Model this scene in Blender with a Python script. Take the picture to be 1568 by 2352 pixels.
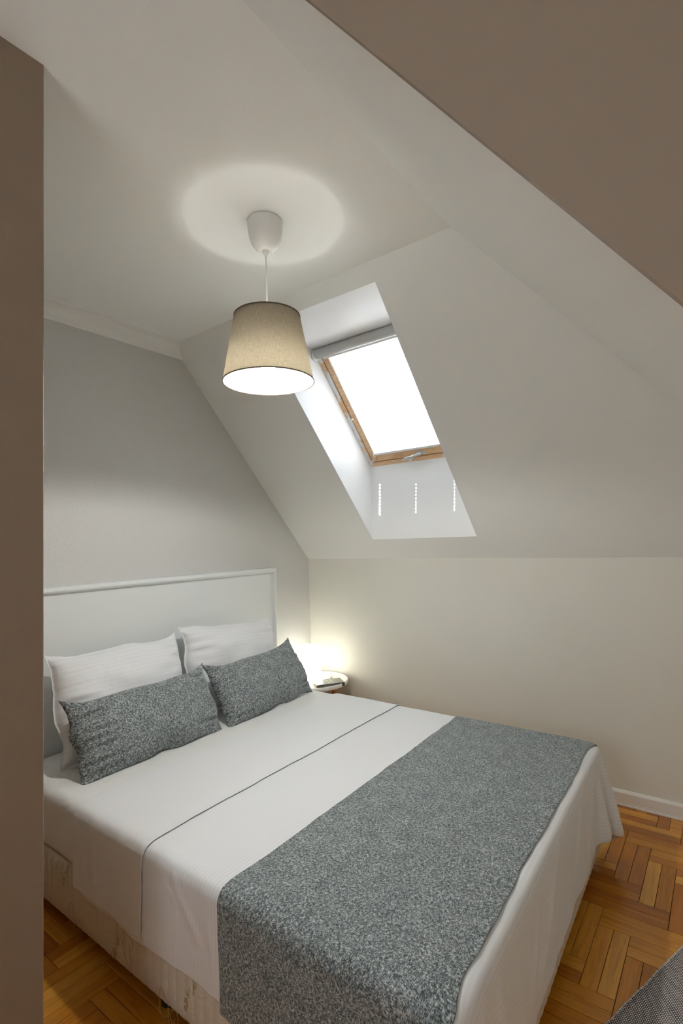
import bpy, bmesh, math, random
import numpy as np
from mathutils import Matrix, Vector, noise

random.seed(7)
np.random.seed(7)
S = bpy.context.scene
COL = S.collection
for o in list(bpy.data.objects):
    bpy.data.objects.remove(o)

# ------------------------------------------------------------------ camera
YAW, PITCH, ROLL, FPX = 0.64237, 0.05482, 0.03166, 1179.48
CAM = Vector((2.6743, -3.1151, 1.45))
_f = Vector((-math.sin(YAW) * math.cos(PITCH), math.cos(YAW) * math.cos(PITCH), math.sin(PITCH)))
_r = Vector((math.cos(YAW), math.sin(YAW), 0))
_d = _f.cross(_r)
_r2 = _r * math.cos(ROLL) + _d * math.sin(ROLL)
_d2 = _d * math.cos(ROLL) - _r * math.sin(ROLL)
cam_data = bpy.data.cameras.new('camera')
cam = bpy.data.objects.new('camera', cam_data)
COL.objects.link(cam)
cam_data.sensor_fit = 'HORIZONTAL'
cam_data.sensor_width = 36.0
cam_data.lens = FPX * 36.0 / 1568.0
cam_data.clip_start = 0.02
M = Matrix((_r2, -_d2, -_f)).transposed().to_4x4()
M.translation = CAM
cam.matrix_world = M
S.camera = cam

# ------------------------------------------------------------------ world, sun, exposure
world = bpy.data.worlds.new('world')
S.world = world
world.use_nodes = True
wbg = world.node_tree.nodes['Background']
wbg.inputs[0].default_value = (0.79, 0.91, 1.0, 1)
wbg.inputs[1].default_value = 3.5
sun_data = bpy.data.lights.new('sun', 'SUN')
sun_data.energy = 14.0
sun_data.angle = math.radians(0.53)
sun_data.color = (1.0, 0.96, 0.9)
sun = bpy.data.objects.new('sun', sun_data)
COL.objects.link(sun)
SUN_DIR = Vector((-0.030, 0.340, -0.940)).normalized()
sun.rotation_euler = SUN_DIR.to_track_quat('-Z', 'Y').to_euler()
sun.location = (1, -4, 8)
S.view_settings.view_transform = 'Standard'
S.view_settings.look = 'None'
S.view_settings.gamma = 1.0
S.view_settings.use_curve_mapping = False
S.view_settings.exposure = 1.4
S.cycles.use_denoising = True
S.cycles.max_bounces = 8
S.cycles.diffuse_bounces = 6
S.cycles.use_light_tree = False
S.cycles.use_adaptive_sampling = True
S.cycles.adaptive_threshold = 0.05
S.cycles.transparent_max_bounces = 16
S.cycles.transmission_bounces = 8
S.cycles.sample_clamp_indirect = 8.0
S.cycles.caustics_reflective = False
S.cycles.caustics_refractive = False

# ------------------------------------------------------------------ room numbers (metres)
ZK = 1.3095          # knee wall height
ZC = 2.690           # flat ceiling
TANA = 1.1201        # roof slope
TH = math.atan(TANA)
YC = -(ZC - ZK) / TANA
XH, MH = 1.8587, 0.9442    # hip slope: X = XH + (ZC - Z) * MH
XR = XH + (ZC - ZK) * MH   # right wall
YB = -4.35
XW, YW = 1.3427, -2.548    # corner of the entry wall
SD = Vector((0, -math.cos(TH), math.sin(TH)))   # up the slope
SN = Vector((0, math.sin(TH), math.cos(TH)))    # outward normal of the slope
def slope(x, s, n=0.0):
    return Vector((x, 0, ZK)) + SD * s + SN * n

# ------------------------------------------------------------------ helpers
def finish(name, me, mat, parent=None, smooth=False):
    if mat is not None and len(me.materials) == 0:
        me.materials.append(mat)
    if smooth:
        for p in me.polygons:
            p.use_smooth = True
    o = bpy.data.objects.new(name, me)
    COL.objects.link(o)
    if parent is not None:
        o.parent = parent
    return o
def from_bm(name, bm, mat, parent=None, smooth=False, recalc=True):
    if recalc:
        bmesh.ops.recalc_face_normals(bm, faces=bm.faces)
    me = bpy.data.meshes.new(name)
    bm.to_mesh(me)
    bm.free()
    return finish(name, me, mat, parent, smooth)
def from_pd(name, vs, fs, mat, parent=None, smooth=False):
    me = bpy.data.meshes.new(name)
    me.from_pydata([tuple(v) for v in vs], [], fs)
    me.update()
    return finish(name, me, mat, parent, smooth)
def add_box(bm, lo, hi, T=None, bevel=0.0, seg=2):
    vs = [Vector((x, y, z)) for x in (lo[0], hi[0]) for y in (lo[1], hi[1]) for z in (lo[2], hi[2])]
    if T is not None:
        vs = [T(v) if callable(T) else T @ v for v in vs]
    b = [bm.verts.new(v) for v in vs]
    fs = []
    for q in ((0, 1, 3, 2), (4, 6, 7, 5), (0, 4, 5, 1), (2, 3, 7, 6), (0, 2, 6, 4), (1, 5, 7, 3)):
        fs.append(bm.faces.new([b[i] for i in q]))
    if bevel > 0:
        es = list({e for f in fs for e in f.edges})
        bmesh.ops.bevel(bm, geom=es, offset=bevel, segments=seg, affect='EDGES', profile=0.6)
def box(name, lo, hi, mat, parent=None, T=None, bevel=0.0, seg=2, smooth=False):
    bm = bmesh.new()
    add_box(bm, lo, hi, T, bevel, seg)
    return from_bm(name, bm, mat, parent, smooth)
def prism(name, pts, vec, mat, parent=None):
    """polygon pts extruded by vec"""
    bm = bmesh.new()
    a = [bm.verts.new(Vector(p)) for p in pts]
    b = [bm.verts.new(Vector(p) + Vector(vec)) for p in pts]
    n = len(pts)
    bm.faces.new(a)
    bm.faces.new(b[::-1])
    for i in range(n):
        j = (i + 1) % n
        bm.faces.new([a[i], b[i], b[j], a[j]])
    return from_bm(name, bm, mat, parent)
def add_lathe(bm, prof, segs=48, closed=False, T=None):
    rings = []
    for (r, z) in prof:
        ring = []
        for k in range(segs):
            a = 2 * math.pi * k / segs
            v = Vector((r * math.cos(a), r * math.sin(a), z))
            ring.append(bm.verts.new(T @ v if T is not None else v))
        rings.append(ring)
    m = len(rings)
    for i in range(m if closed else m - 1):
        A, B = rings[i], rings[(i + 1) % m]
        for k in range(segs):
            k2 = (k + 1) % segs
            bm.faces.new([A[k], A[k2], B[k2], B[k]])
    return rings
def lathe(name, prof, mat, parent=None, segs=48, closed=False, cap=True, T=None, smooth=True):
    bm = bmesh.new()
    rings = add_lathe(bm, prof, segs, closed, T)
    if cap and not closed:
        bm.faces.new(rings[0])
        bm.faces.new(rings[-1])
    return from_bm(name, bm, mat, parent, smooth)
def add_tube(bm, pts, rad, segs=10, cap=True):
    pts = [Vector(p) for p in pts]
    n = len(pts)
    rads = rad if isinstance(rad, (list, tuple)) else [rad] * n
    rings = []
    up = Vector((0, 0, 1))
    prevx = None
    for i in range(n):
        t = (pts[min(i + 1, n - 1)] - pts[max(i - 1, 0)]).normalized()
        if prevx is None:
            ref = up if abs(t.dot(up)) < 0.9 else Vector((1, 0, 0))
            x = ref.cross(t).normalized()
        else:
            x = (prevx - t * prevx.dot(t)).normalized()
        prevx = x
        y = t.cross(x)
        rings.append([bm.verts.new(pts[i] + (x * math.cos(2 * math.pi * k / segs) + y * math.sin(2 * math.pi * k / segs)) * rads[i]) for k in range(segs)])
    for i in range(n - 1):
        for k in range(segs):
            k2 = (k + 1) % segs
            bm.faces.new([rings[i][k], rings[i][k2], rings[i + 1][k2], rings[i + 1][k]])
    if cap:
        bm.faces.new(rings[0][::-1])
        bm.faces.new(rings[-1])
def tube(name, pts, rad, mat, parent=None, segs=10):
    bm = bmesh.new()
    add_tube(bm, pts, rad, segs)
    return from_bm(name, bm, mat, parent, True)
def empty(name, loc=(0, 0, 0)):
    o = bpy.data.objects.new(name, None)
    COL.objects.link(o)
    o.location = loc
    o.empty_display_size = 0.05
    return o
def keep(child, parent):
    """parent without moving: parents here are unrotated empties"""
    child.parent = parent
    child.matrix_parent_inverse = Matrix.Translation(-Vector(parent.location))
def sub(child, parent):
    """piece of a part; both carry world coordinates"""
    child.parent = parent
    child.matrix_parent_inverse = Matrix()
    return child
def tag(o, label, cat, group=None, kind=None):
    o['label'] = label
    if cat:
        o['category'] = cat
    if group:
        o['group'] = group
    if kind:
        o['kind'] = kind
    return o
def structure(o, label=None):
    o['kind'] = 'structure'
    if label:
        o['label'] = label
    return o

# ------------------------------------------------------------------ materials
def srgb(r, g, b):
    f = lambda c: c / 12.92 if c <= 0.04045 else ((c + 0.055) / 1.055) ** 2.4
    return (f(r / 255), f(g / 255), f(b / 255), 1)
class NT:
    def __init__(self, name):
        self.m = bpy.data.materials.new(name)
        self.m.use_nodes = True
        self.t = self.m.node_tree
        self.b = self.t.nodes['Principled BSDF']
        self.out = self.t.nodes['Material Output']
    def n(self, typ, **kw):
        nd = self.t.nodes.new(typ)
        for k, v in kw.items():
            setattr(nd, k, v)
        return nd
    def l(self, a, b):
        self.t.links.new(a, b)
    def setp(self, **kw):
        for k, v in kw.items():
            self.b.inputs[k.replace('_', ' ')].default_value = v
    def coord(self, which='Object', scale=(1, 1, 1), rot=(0, 0, 0)):
        tc = self.n('ShaderNodeTexCoord')
        mp = self.n('ShaderNodeMapping')
        mp.inputs['Scale'].default_value = scale
        mp.inputs['Rotation'].default_value = rot
        self.l(tc.outputs[which], mp.inputs['Vector'])
        return mp.outputs['Vector']
    def noise(self, vec, scale, detail=3, rough=0.5, dist=0.0):
        nd = self.n('ShaderNodeTexNoise')
        nd.inputs['Scale'].default_value = scale
        nd.inputs['Detail'].default_value = detail
        nd.inputs['Roughness'].default_value = rough
        nd.inputs['Distortion'].default_value = dist
        if vec is not None:
            self.l(vec, nd.inputs['Vector'])
        return nd.outputs['Fac']
    def ramp(self, fac, stops):
        nd = self.n('ShaderNodeValToRGB')
        el = nd.color_ramp.elements
        while len(el) > 1:
            el.remove(el[-1])
        el[0].position, el[0].color = stops[0]
        for p, c in stops[1:]:
            e = el.new(p)
            e.color = c
        self.l(fac, nd.inputs['Fac'])
        return nd.outputs['Color']
    def math(self, op, a, b=None, c=None):
        nd = self.n('ShaderNodeMath', operation=op)
        for i, v in enumerate((a, b, c)):
            if v is None:
                continue
            if isinstance(v, (int, float)):
                nd.inputs[i].default_value = v
            else:
                self.l(v, nd.inputs[i])
        return nd.outputs[0]
    def mix(self, fac, a, b, typ='MIX'):
        nd = self.n('ShaderNodeMix', data_type='RGBA', blend_type=typ)
        for i, v in ((0, fac), (6, a), (7, b)):
            if isinstance(v, (int, float, tuple)):
                nd.inputs[i].default_value = v
            else:
                self.l(v, nd.inputs[i])
        return nd.outputs[2]
    def bump(self, height, strength=0.2, dist=0.01):
        nd = self.n('ShaderNodeBump')
        nd.inputs['Strength'].default_value = strength
        nd.inputs['Distance'].default_value = dist
        self.l(height, nd.inputs['Height'])
        self.l(nd.outputs[0], self.b.inputs['Normal'])
def paint(name, col, rough=0.6, grain=260.0, strength=0.05, spec=0.3):
    k = NT(name)
    k.setp(Base_Color=col, Roughness=rough, Specular_IOR_Level=spec)
    v = k.coord('Object')
    if strength > 0.03:
        k.bump(k.noise(v, grain, 1, 0.5), strength, 0.002)
    return k.m
def plain(name, col, rough=0.5, metal=0.0, spec=0.5, **kw):
    k = NT(name)
    k.setp(Base_Color=col, Roughness=rough, Metallic=metal, Specular_IOR_Level=spec, **kw)
    return k.m

M_CEIL = paint('white ceiling paint', (0.885, 0.90, 0.875, 1), 0.7, 180, 0.10)
M_REVEAL = paint('white reveal paint', (0.87, 0.88, 0.88, 1), 0.35, 200, 0.02)
M_CREAM = paint('cream wall paint', (0.77, 0.76, 0.695, 1), 0.6, 220, 0.08)
M_TAUPE = paint('taupe wall paint', (0.30, 0.225, 0.165, 1), 0.6, 170, 0.10)
M_TRIM = paint('white gloss trim', (0.80, 0.79, 0.76, 1), 0.35, 60, 0.01)
M_CORN = paint('cornice paint', (0.82, 0.82, 0.80, 1), 0.6, 150, 0.03)
# wallpaper: fine vertical linen grain
k = NT('pale grey wallpaper')
v1 = k.coord('Object', (1, 420, 90))
v2 = k.coord('Object', (1, 90, 420))
h = k.math('ADD', k.noise(v1, 1.0, 1, 0.6), k.noise(v2, 1.0, 1, 0.6))
k.l(k.ramp(h, [(0.7, (0.565, 0.565, 0.55, 1)), (1.3, (0.66, 0.66, 0.645, 1))]), k.b.inputs['Base Color'])
k.setp(Roughness=0.65, Specular_IOR_Level=0.25)
k.bump(h, 0.25, 0.002)
M_PAPER = k.m
# parquet
k = NT('lacquered parquet wood')
oi = k.n('ShaderNodeObjectInfo')
ge = k.n('ShaderNodeNewGeometry')
rnd = k.math('FRACT', k.math('ADD', oi.outputs['Random'], ge.outputs['Random Per Island']))
tc = k.n('ShaderNodeTexCoord')
off = k.n('ShaderNodeCombineXYZ')
k.l(k.math('MULTIPLY', rnd, 37.0), off.inputs[0])
k.l(k.math('MULTIPLY', rnd, 11.0), off.inputs[1])
va = k.n('ShaderNodeVectorMath', operation='ADD')
k.l(tc.outputs['Object'], va.inputs[0])
k.l(off.outputs[0], va.inputs[1])
mp = k.n('ShaderNodeMapping')
mp.inputs['Scale'].default_value = (5, 60, 5)
k.l(va.outputs[0], mp.inputs['Vector'])
grain = k.noise(mp.outputs[0], 1.0, 6, 0.65, 0.6)
mp2 = k.n('ShaderNodeMapping')
mp2.inputs['Scale'].default_value = (40, 700, 40)
k.l(va.outputs[0], mp2.inputs['Vector'])
fine = k.noise(mp2.outputs[0], 1.0, 3, 0.6)
basec = k.ramp(rnd, [(0.0, srgb(176, 104, 20)), (0.35, srgb(200, 128, 30)), (0.7, srgb(214, 146, 44)), (1.0, srgb(228, 166, 66))])
gcol = k.ramp(grain, [(0.25, (0.62, 0.56, 0.5, 1)), (0.55, (1, 1, 1, 1)), (0.8, (1.12, 1.12, 1.1, 1))])
c = k.mix(1.0, basec, gcol, 'MULTIPLY')
c = k.mix(0.25, c, k.ramp(fine, [(0.3, (0.7, 0.65, 0.6, 1)), (0.7, (1, 1, 1, 1))]), 'MULTIPLY')
k.l(c, k.b.inputs['Base Color'])
k.setp(Roughness=0.28, Specular_IOR_Level=0.5, Coat_Weight=0.3, Coat_Roughness=0.15)
k.bump(fine, 0.05, 0.001)
M_PARQ = k.m
M_JOINT = plain('dark floor joint', srgb(60, 30, 8), 0.8)
# fabrics with UV in metres
def cotton(name, col, stripe=0.0, period=0.014, wr=0.35, wscale=5.0, axis=0):
    k = NT(name)
    tc = k.n('ShaderNodeTexCoord')
    sx = k.n('ShaderNodeSeparateXYZ')
    k.l(tc.outputs['UV'], sx.inputs[0])
    lo = tuple(x * 0.90 for x in col[:3]) + (1,)
    if stripe > 0:
        w = k.math('SINE', k.math('MULTIPLY', sx.outputs[axis], 2 * math.pi / period))
        st = k.n('ShaderNodeMapRange')
        st.inputs[1].default_value, st.inputs[2].default_value = -0.4, 0.4
        k.l(w, st.inputs[0])
        fac = st.outputs[0]
        c = k.mix(k.math('MULTIPLY', fac, stripe), col, lo)
        k.l(c, k.b.inputs['Base Color'])
        k.l(k.math('MULTIPLY_ADD', fac, 0.3, 0.45), k.b.inputs['Roughness'])
    else:
        k.setp(Base_Color=col, Roughness=0.75)
    k.setp(Specular_IOR_Level=0.25, Sheen_Weight=0.15, Sheen_Roughness=0.5)
    v = k.coord('Object')
    hh = k.noise(v, wscale, 3, 0.5, 0.6)
    k.bump(hh, wr, 0.012)
    return k.m
M_SHEET = cotton('striped white sateen', (0.835, 0.85, 0.875, 1), 0.5, 0.0135, 0.30, 6.0, 0)
M_CUFF = cotton('striped white sateen cuff', (0.835, 0.85, 0.875, 1), 0.3, 0.0135, 0.22, 5.0, 0)
M_FITTED = cotton('plain white cotton', (0.83, 0.84, 0.83, 1), 0.0, 0.01, 0.9, 6.0)
M_PILLOW = cotton('pillow sateen', (0.83, 0.845, 0.87, 1), 0.25, 0.021, 0.45, 7.0, 1)
def melange(name, sc=1.0):
    k = NT(name)
    tc = k.n('ShaderNodeTexCoord')
    sx = k.n('ShaderNodeSeparateXYZ')
    k.l(tc.outputs['UV'], sx.inputs[0])
    def thread(across, along, seed):
        # one yarn is 1.5 mm wide; its shade drifts along its length
        cell = k.math('FLOOR', k.math('MULTIPLY', across, 760.0 * sc))
        cb = k.n('ShaderNodeCombineXYZ')
        k.l(k.math('MULTIPLY_ADD', cell, 3.71, seed), cb.inputs[0])
        k.l(k.math('MULTIPLY', along, 135.0 * sc), cb.inputs[1])
        return k.noise(cb.outputs[0], 1.0, 1, 0.6)
    wa = thread(sx.outputs[0], sx.outputs[1], 11.0)
    wb_ = thread(sx.outputs[1], sx.outputs[0], 57.0)
    clump = k.noise(k.coord('UV', (120 * sc, 120 * sc, 1)), 1.0, 2, 0.5)
    big = k.noise(k.coord('UV', (16, 16, 1)), 1.0, 3, 0.5)
    t = k.math('ADD', k.math('MULTIPLY', k.math('ADD', wa, wb_), 0.40), k.math('MULTIPLY', clump, 0.20))
    t = k.math('ADD', t, k.math('MULTIPLY', k.math('SUBTRACT', big, 0.5), 0.07))
    c = k.ramp(t, [(0.38, srgb(62, 69, 72)), (0.46, srgb(92, 100, 103)), (0.53, srgb(146, 154, 155)), (0.61, srgb(204, 208, 208))])
    k.l(c, k.b.inputs['Base Color'])
    k.setp(Roughness=0.85, Specular_IOR_Level=0.2, Sheen_Weight=0.15)
    return k.m
M_RUNNER = melange('grey melange weave', 1.0)
M_CUSH = melange('grey melange cushion weave', 0.95)
M_HEM = plain('dark grey hem thread', srgb(48, 52, 54), 0.9)
k = NT('cream quilted ticking')
v = k.coord('UV', (30, 160, 1), (0, 0, 0.5))
t = k.noise(v, 1.0, 3, 0.5)
k.l(k.ramp(t, [(0.3, (0.64, 0.585, 0.49, 1)), (0.7, (0.72, 0.665, 0.57, 1))]), k.b.inputs['Base Color'])
k.setp(Roughness=0.6, Sheen_Weight=0.2)
k.bump(t, 0.4, 0.002)
M_TICK = k.m
M_GOLD = plain('gold embroidery print', srgb(186, 158, 104), 0.55)
M_BLACK = plain('black plastic', (0.012, 0.012, 0.013, 1), 0.4)
M_WLACQ = paint('white lacquer', (0.79, 0.82, 0.82, 1), 0.32, 40, 0.01, 0.5)
M_WPLAST = plain('white plastic', (0.80, 0.80, 0.77, 1), 0.38)
M_WMETAL = plain('white powder coat', (0.83, 0.83, 0.81, 1), 0.35)
M_GREYPL = plain('grey satin plastic', (0.50, 0.50, 0.48, 1), 0.35)
M_ALU = plain('brushed aluminium', (0.80, 0.81, 0.82, 1), 0.28, 0.85)
M_DARKGAP = plain('dark gap shade', (0.03, 0.028, 0.025, 1), 0.8)  # near-black colour standing in for shade in the sash gap
M_CHROME = plain('steel screw', (0.3, 0.3, 0.3, 1), 0.3, 1.0)
k = NT('honey pine leg')
gr = k.noise(k.coord('Object', (60, 60, 6)), 1.0, 4, 0.6, 0.4)
k.l(k.ramp(gr, [(0.3, srgb(170, 100, 36)), (0.7, srgb(206, 140, 66))]), k.b.inputs['Base Color'])
k.setp(Roughness=0.4)
M_PINE = k.m
# window pine with white paint smeared over the outer edges
def winwood(name, smear):
    k = NT(name)
    gr = k.noise(k.coord('Object', (9, 45, 45)), 1.0, 4, 0.6, 0.8)
    wood = k.ramp(gr, [(0.3, srgb(204, 160, 116)), (0.7, srgb(236, 200, 158))])
    sm = k.noise(k.coord('Object', (3, 3, 3)), 1.0, 4, 0.6, 0.6)
    fac = k.ramp(sm, [(smear, (0, 0, 0, 1)), (smear + 0.07, (1, 1, 1, 1))])
    k.l(k.mix(fac, wood, (0.80, 0.82, 0.83, 1)), k.b.inputs['Base Color'])
    k.setp(Roughness=0.4, Coat_Weight=0.2)
    return k.m
M_WFRAME = winwood('window pine, paint smeared', 0.46)
M_SASH = winwood('window sash pine', 0.62)
# glass pane: clear, thin
k = NT('window glass')
tr = k.n('ShaderNodeBsdfTransparent')
gl = k.n('ShaderNodeBsdfGlossy')
gl.inputs['Roughness'].default_value = 0.02
mx = k.n('ShaderNodeMixShader')
mx.inputs[0].default_value = 0.06
k.l(tr.outputs[0], mx.inputs[1])
k.l(gl.outputs[0], mx.inputs[2])
k.l(mx.outputs[0], k.out.inputs['Surface'])
M_GLASS = k.m
def translucent(name, col, tcol, fac, weave=False):
    k = NT(name)
    df = k.n('ShaderNodeBsdfDiffuse')
    tl = k.n('ShaderNodeBsdfTranslucent')
    df.inputs[0].default_value = col
    tl.inputs[0].default_value = tcol
    mx = k.n('ShaderNodeMixShader')
    mx.inputs[0].default_value = fac
    if weave:
        a = k.noise(k.coord('UV', (40, 900, 1)), 1.0, 3, 0.6)
        b = k.noise(k.coord('UV', (900, 40, 1)), 1.0, 3, 0.6)
        w = k.math('MULTIPLY', k.math('ADD', a, b), 0.5)
        g = k.ramp(w, [(0.38, (0.62, 0.62, 0.62, 1)), (0.62, (1.0, 1.0, 1.0, 1))])
        k.l(k.mix(1.0, tcol, g, 'MULTIPLY'), tl.inputs[0])
        k.l(k.mix(1.0, col, g, 'MULTIPLY'), df.inputs[0])
    k.l(df.outputs[0], mx.inputs[1])
    k.l(tl.outputs[0], mx.inputs[2])
    k.l(mx.outputs[0], k.out.inputs['Surface'])
    return k.m
M_SLAT = translucent('white blind slat', (0.88, 0.88, 0.88, 1), (0.85, 0.88, 0.92, 1), 0.45)
M_SHADE = translucent('taupe linen lampshade', (0.27, 0.24, 0.20, 1), (0.80, 0.70, 0.54, 1), 0.34, True)
M_LINING = translucent('white shade lining', (0.92, 0.91, 0.88, 1), (0.95, 0.92, 0.85, 1), 0.10)
M_LAMPSH = translucent('white opal shade', (0.9, 0.9, 0.88, 1), (0.98, 0.96, 0.9, 1), 0.6)
def emit(name, col, st):
    k = NT(name)
    e = k.n('ShaderNodeEmission')
    e.inputs[0].default_value = col
    e.inputs[1].default_value = st
    k.l(e.outputs[0], k.out.inputs['Surface'])
    return k.m
def led(name, col, strength, stops):
    # frosted LED bulb: glows mostly from its sides; stops = (normal z remapped 0..1, factor)
    k = NT(name)
    e = k.n('ShaderNodeEmission')
    e.inputs[0].default_value = col
    ge = k.n('ShaderNodeNewGeometry')
    sx = k.n('ShaderNodeSeparateXYZ')
    k.l(ge.outputs['Normal'], sx.inputs[0])
    f = k.ramp(k.math('MULTIPLY_ADD', sx.outputs[2], 0.5, 0.5), [(p, (v, v, v, 1)) for p, v in stops])
    k.l(k.math('MULTIPLY', f, strength), e.inputs[1])
    k.l(e.outputs[0], k.out.inputs['Surface'])
    return k.m
BULB = 640.0
M_BULB = led('pendant bulb glow', (1.0, 0.985, 0.93, 1), BULB, [(0.0, 0.6), (0.3, 1.0), (0.42, 1.0), (0.52, 0.10), (1.0, 0.04)])
M_BULB2 = emit('bedside bulb glow', (1.0, 0.97, 0.89, 1), 1100.0)

# ================================================================== SETTING
# floor: joint-coloured slab with herringbone staves laid in pairs
floor = structure(box('floor', (-0.15, YB - 0.1, -0.12), (XR + 0.15, 0.15, -0.006), M_JOINT), 'honey coloured herringbone parquet floor')
PW = 0.105
SL, SW, GAP = 3 * PW, PW / 2, 0.0009
bm = bmesh.new()
add_box(bm, (-SL / 2 + GAP, -SW / 2 + GAP, -0.0062), (SL / 2 - GAP, SW / 2 - GAP, 0.0), None, 0.0007, 1)
me_st = bpy.data.meshes.new('plank')
bm.to_mesh(me_st)
bm.free()
me_st.materials.append(M_PARQ)
rest = bmesh.new()
OX, OY = 2.207, -0.352
nst = 0
staves = []
for n in range(-12, 12):
    for q in range(-45, 45):
        bx, by = OX + (q + 6 * n) * PW, OY - q * PW
        for h in range(2):
            staves.append((bx + (h + 0.5) * SW, by - SL / 2, math.pi / 2))
            staves.append((bx + PW + SL / 2, by - (h + 0.5) * SW, 0.0))
for (x, y, a) in staves:
    hx, hy = (SW / 2, SL / 2) if a else (SL / 2, SW / 2)
    if x + hx < 0 or x - hx > XR or y - hy > 0 or y + hy < YB:
        continue
    near = (x + hx > 2.0 and x - hx < 2.75 and y + hy > -1.62) or (x - hx < 1.5 and y - hy < -2.05 and y + hy > -2.55 and x + hx > 0.25)
    cut = x - hx < 0.0 or x + hx > XR or y + hy > 0.0 or y - hy < YB
    if near and not cut:
        o = bpy.data.objects.new('plank', me_st)
        COL.objects.link(o)
        o.location = (x, y, random.uniform(-0.0003, 0.0003))
        o.rotation_euler = (0, 0, a + (math.pi if random.random() < 0.5 else 0))
        o.parent = floor
        nst += 1
    else:
        x0, x1 = max(x - hx, 0.0) + GAP, min(x + hx, XR) - GAP
        y0, y1 = max(y - hy, YB) + GAP, min(y + hy, 0.0) - GAP
        if x1 - x0 > 0.004 and y1 - y0 > 0.004:
            if near:
                cb = bmesh.new()
                add_box(cb, (x0 - x, y0 - y, -0.0062), (x1 - x, y1 - y, 0.0))
                o = from_bm('plank', cb, M_PARQ, floor)
                o.location = (x, y, 0)
                nst += 1
            else:
                add_box(rest, (x0, y0, -0.0062), (x1, y1, 0.0))
o = from_bm('planks', rest, M_PARQ, floor)
o['kind'] = 'stuff'

# walls
wl = prism('wall_left', [(0, 0.15, -0.1), (0, 0.15, ZK - 0.15 * TANA), (0, YC, ZC + 0.02), (0, YW, ZC + 0.02), (0, YW, -0.1)], (-0.15, 0, 0), M_PAPER)
structure(wl, 'pale grey papered wall behind the headboard')
wf = box('wall_far', (0, 0, -0.1), (XR + 0.15, 0.15, ZK + 0.001), M_CREAM)
structure(wf, 'low cream knee wall under the sloped ceiling')
bm = bmesh.new()
add_box(bm, (XR, YW + 0.01, -0.1), (XR + 0.15, 0.15, ZK + 0.05))
add_box(bm, (XR, YB, -0.1), (XR + 0.15, YW + 0.01, ZC + 0.05))
wr_ = from_bm('wall_right', bm, M_CREAM)
structure(wr_, 'low cream side wall under the hipped slope')
W2 = (1.66, 2.54, 1.26, 2.10)      # x0, x1, z0, z1 of the added fill window, unseen behind the camera
bm = bmesh.new()
add_box(bm, (XW - 0.02, YB - 0.15, -0.1), (W2[0], YB, ZC + 0.1))
add_box(bm, (W2[1], YB - 0.15, -0.1), (XR + 0.15, YB, ZC + 0.1))
add_box(bm, (W2[0], YB - 0.15, -0.1), (W2[1], YB, W2[2]))
add_box(bm, (W2[0], YB - 0.15, W2[3]), (W2[1], YB, ZC + 0.1))
wb = from_bm('wall_back', bm, M_CREAM)
structure(wb, 'cream back wall of the entry')
we = box('wall_entry', (-0.15, YB - 0.15, -0.1), (XW, YW, ZC + 0.02), M_TAUPE, None, None, 0.002, 1)
structure(we, 'taupe entry wall ending in a sharp corner beside the bed')
# flat ceiling
ce = box('ceiling', (-0.15, YB - 0.15, ZC), (XR + 0.15, YC + 0.08, ZC + 0.12), M_CEIL)
structure(ce, 'flat white ceiling around the pendant lamp')
# main roof slope with the skylight opening
X1, X2 = 0.7005, 1.4544
S1 = (1.4476 - ZK) / math.sin(TH)
S2 = (2.6237 - ZK) / math.sin(TH)
SE = (ZC - ZK) / math.sin(TH)
bm = bmesh.new()
TK = 0.03
XE = XR + 0.1
for (x0, x1, s0, s1) in ((-0.1, X1 - TK, -0.12, SE + 0.1), (X2 + TK, XE, -0.12, SE + 0.1), (X1 - TK, X2 + TK, -0.12, S1), (X1 - TK, X2 + TK, S2, SE + 0.1)):
    add_box(bm, (x0, s0, 0), (x1, s1, 0.10), lambda v: slope(v.x, v.y, v.z))
ws = from_bm('wall_slope', bm, M_CEIL)
structure(ws, 'white sloped ceiling with the skylight in it')
DW = 0.338        # window plane behind the slope
pb0, pt0 = slope(0, S1), slope(0, S2)
# window-plane s of a vertical lower reveal and a level upper reveal
def s_of(p):
    return (Vector((0, p.y, p.z)) - Vector((0, 0, ZK))).dot(SD)
lowin = Vector((0, pb0.y, pb0.z + DW / SN.z))
upin = Vector((0, pt0.y + DW / SN.y, pt0.z))
WB, WT = s_of(lowin), s_of(upin)
rv = []
for nm, pts, vec in (
    ('reveal_left', [slope(X1, S1), slope(X1, S2), slope(X1, WT, DW), slope(X1, WB, DW)], (-TK, 0, 0)),
    ('reveal_right', [slope(X2, S1), slope(X2, S2), slope(X2, WT, DW), slope(X2, WB, DW)], (TK, 0, 0)),
    ('reveal_bottom', [slope(X1 - TK, S1), slope(X2 + TK, S1), slope(X2 + TK, WB, DW), slope(X1 - TK, WB, DW)], (0, TK, 0)),
    ('reveal_top', [slope(X1 - TK, S2), slope(X2 + TK, S2), slope(X2 + TK, WT, DW), slope(X1 - TK, WT, DW)], (0, 0, TK))):
    o = prism(nm, pts, vec, M_REVEAL, ws)
# hip slope
hp = lambda z: XH + (ZC - z) * MH
hipn = Vector((1, 0, MH)).normalized()
zt, zb = ZC + 0.03, ZK - 0.06
wh = prism('wall_hip', [(hp(zt), YW + 0.008, zt), (hp(zb), YW + 0.008, zb), (hp(zb), 0.12, zb), (hp(zt), YC + 0.3, zt)], hipn * 0.10, M_CEIL)
structure(wh, 'white hipped ceiling slope running down to the right')
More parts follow.
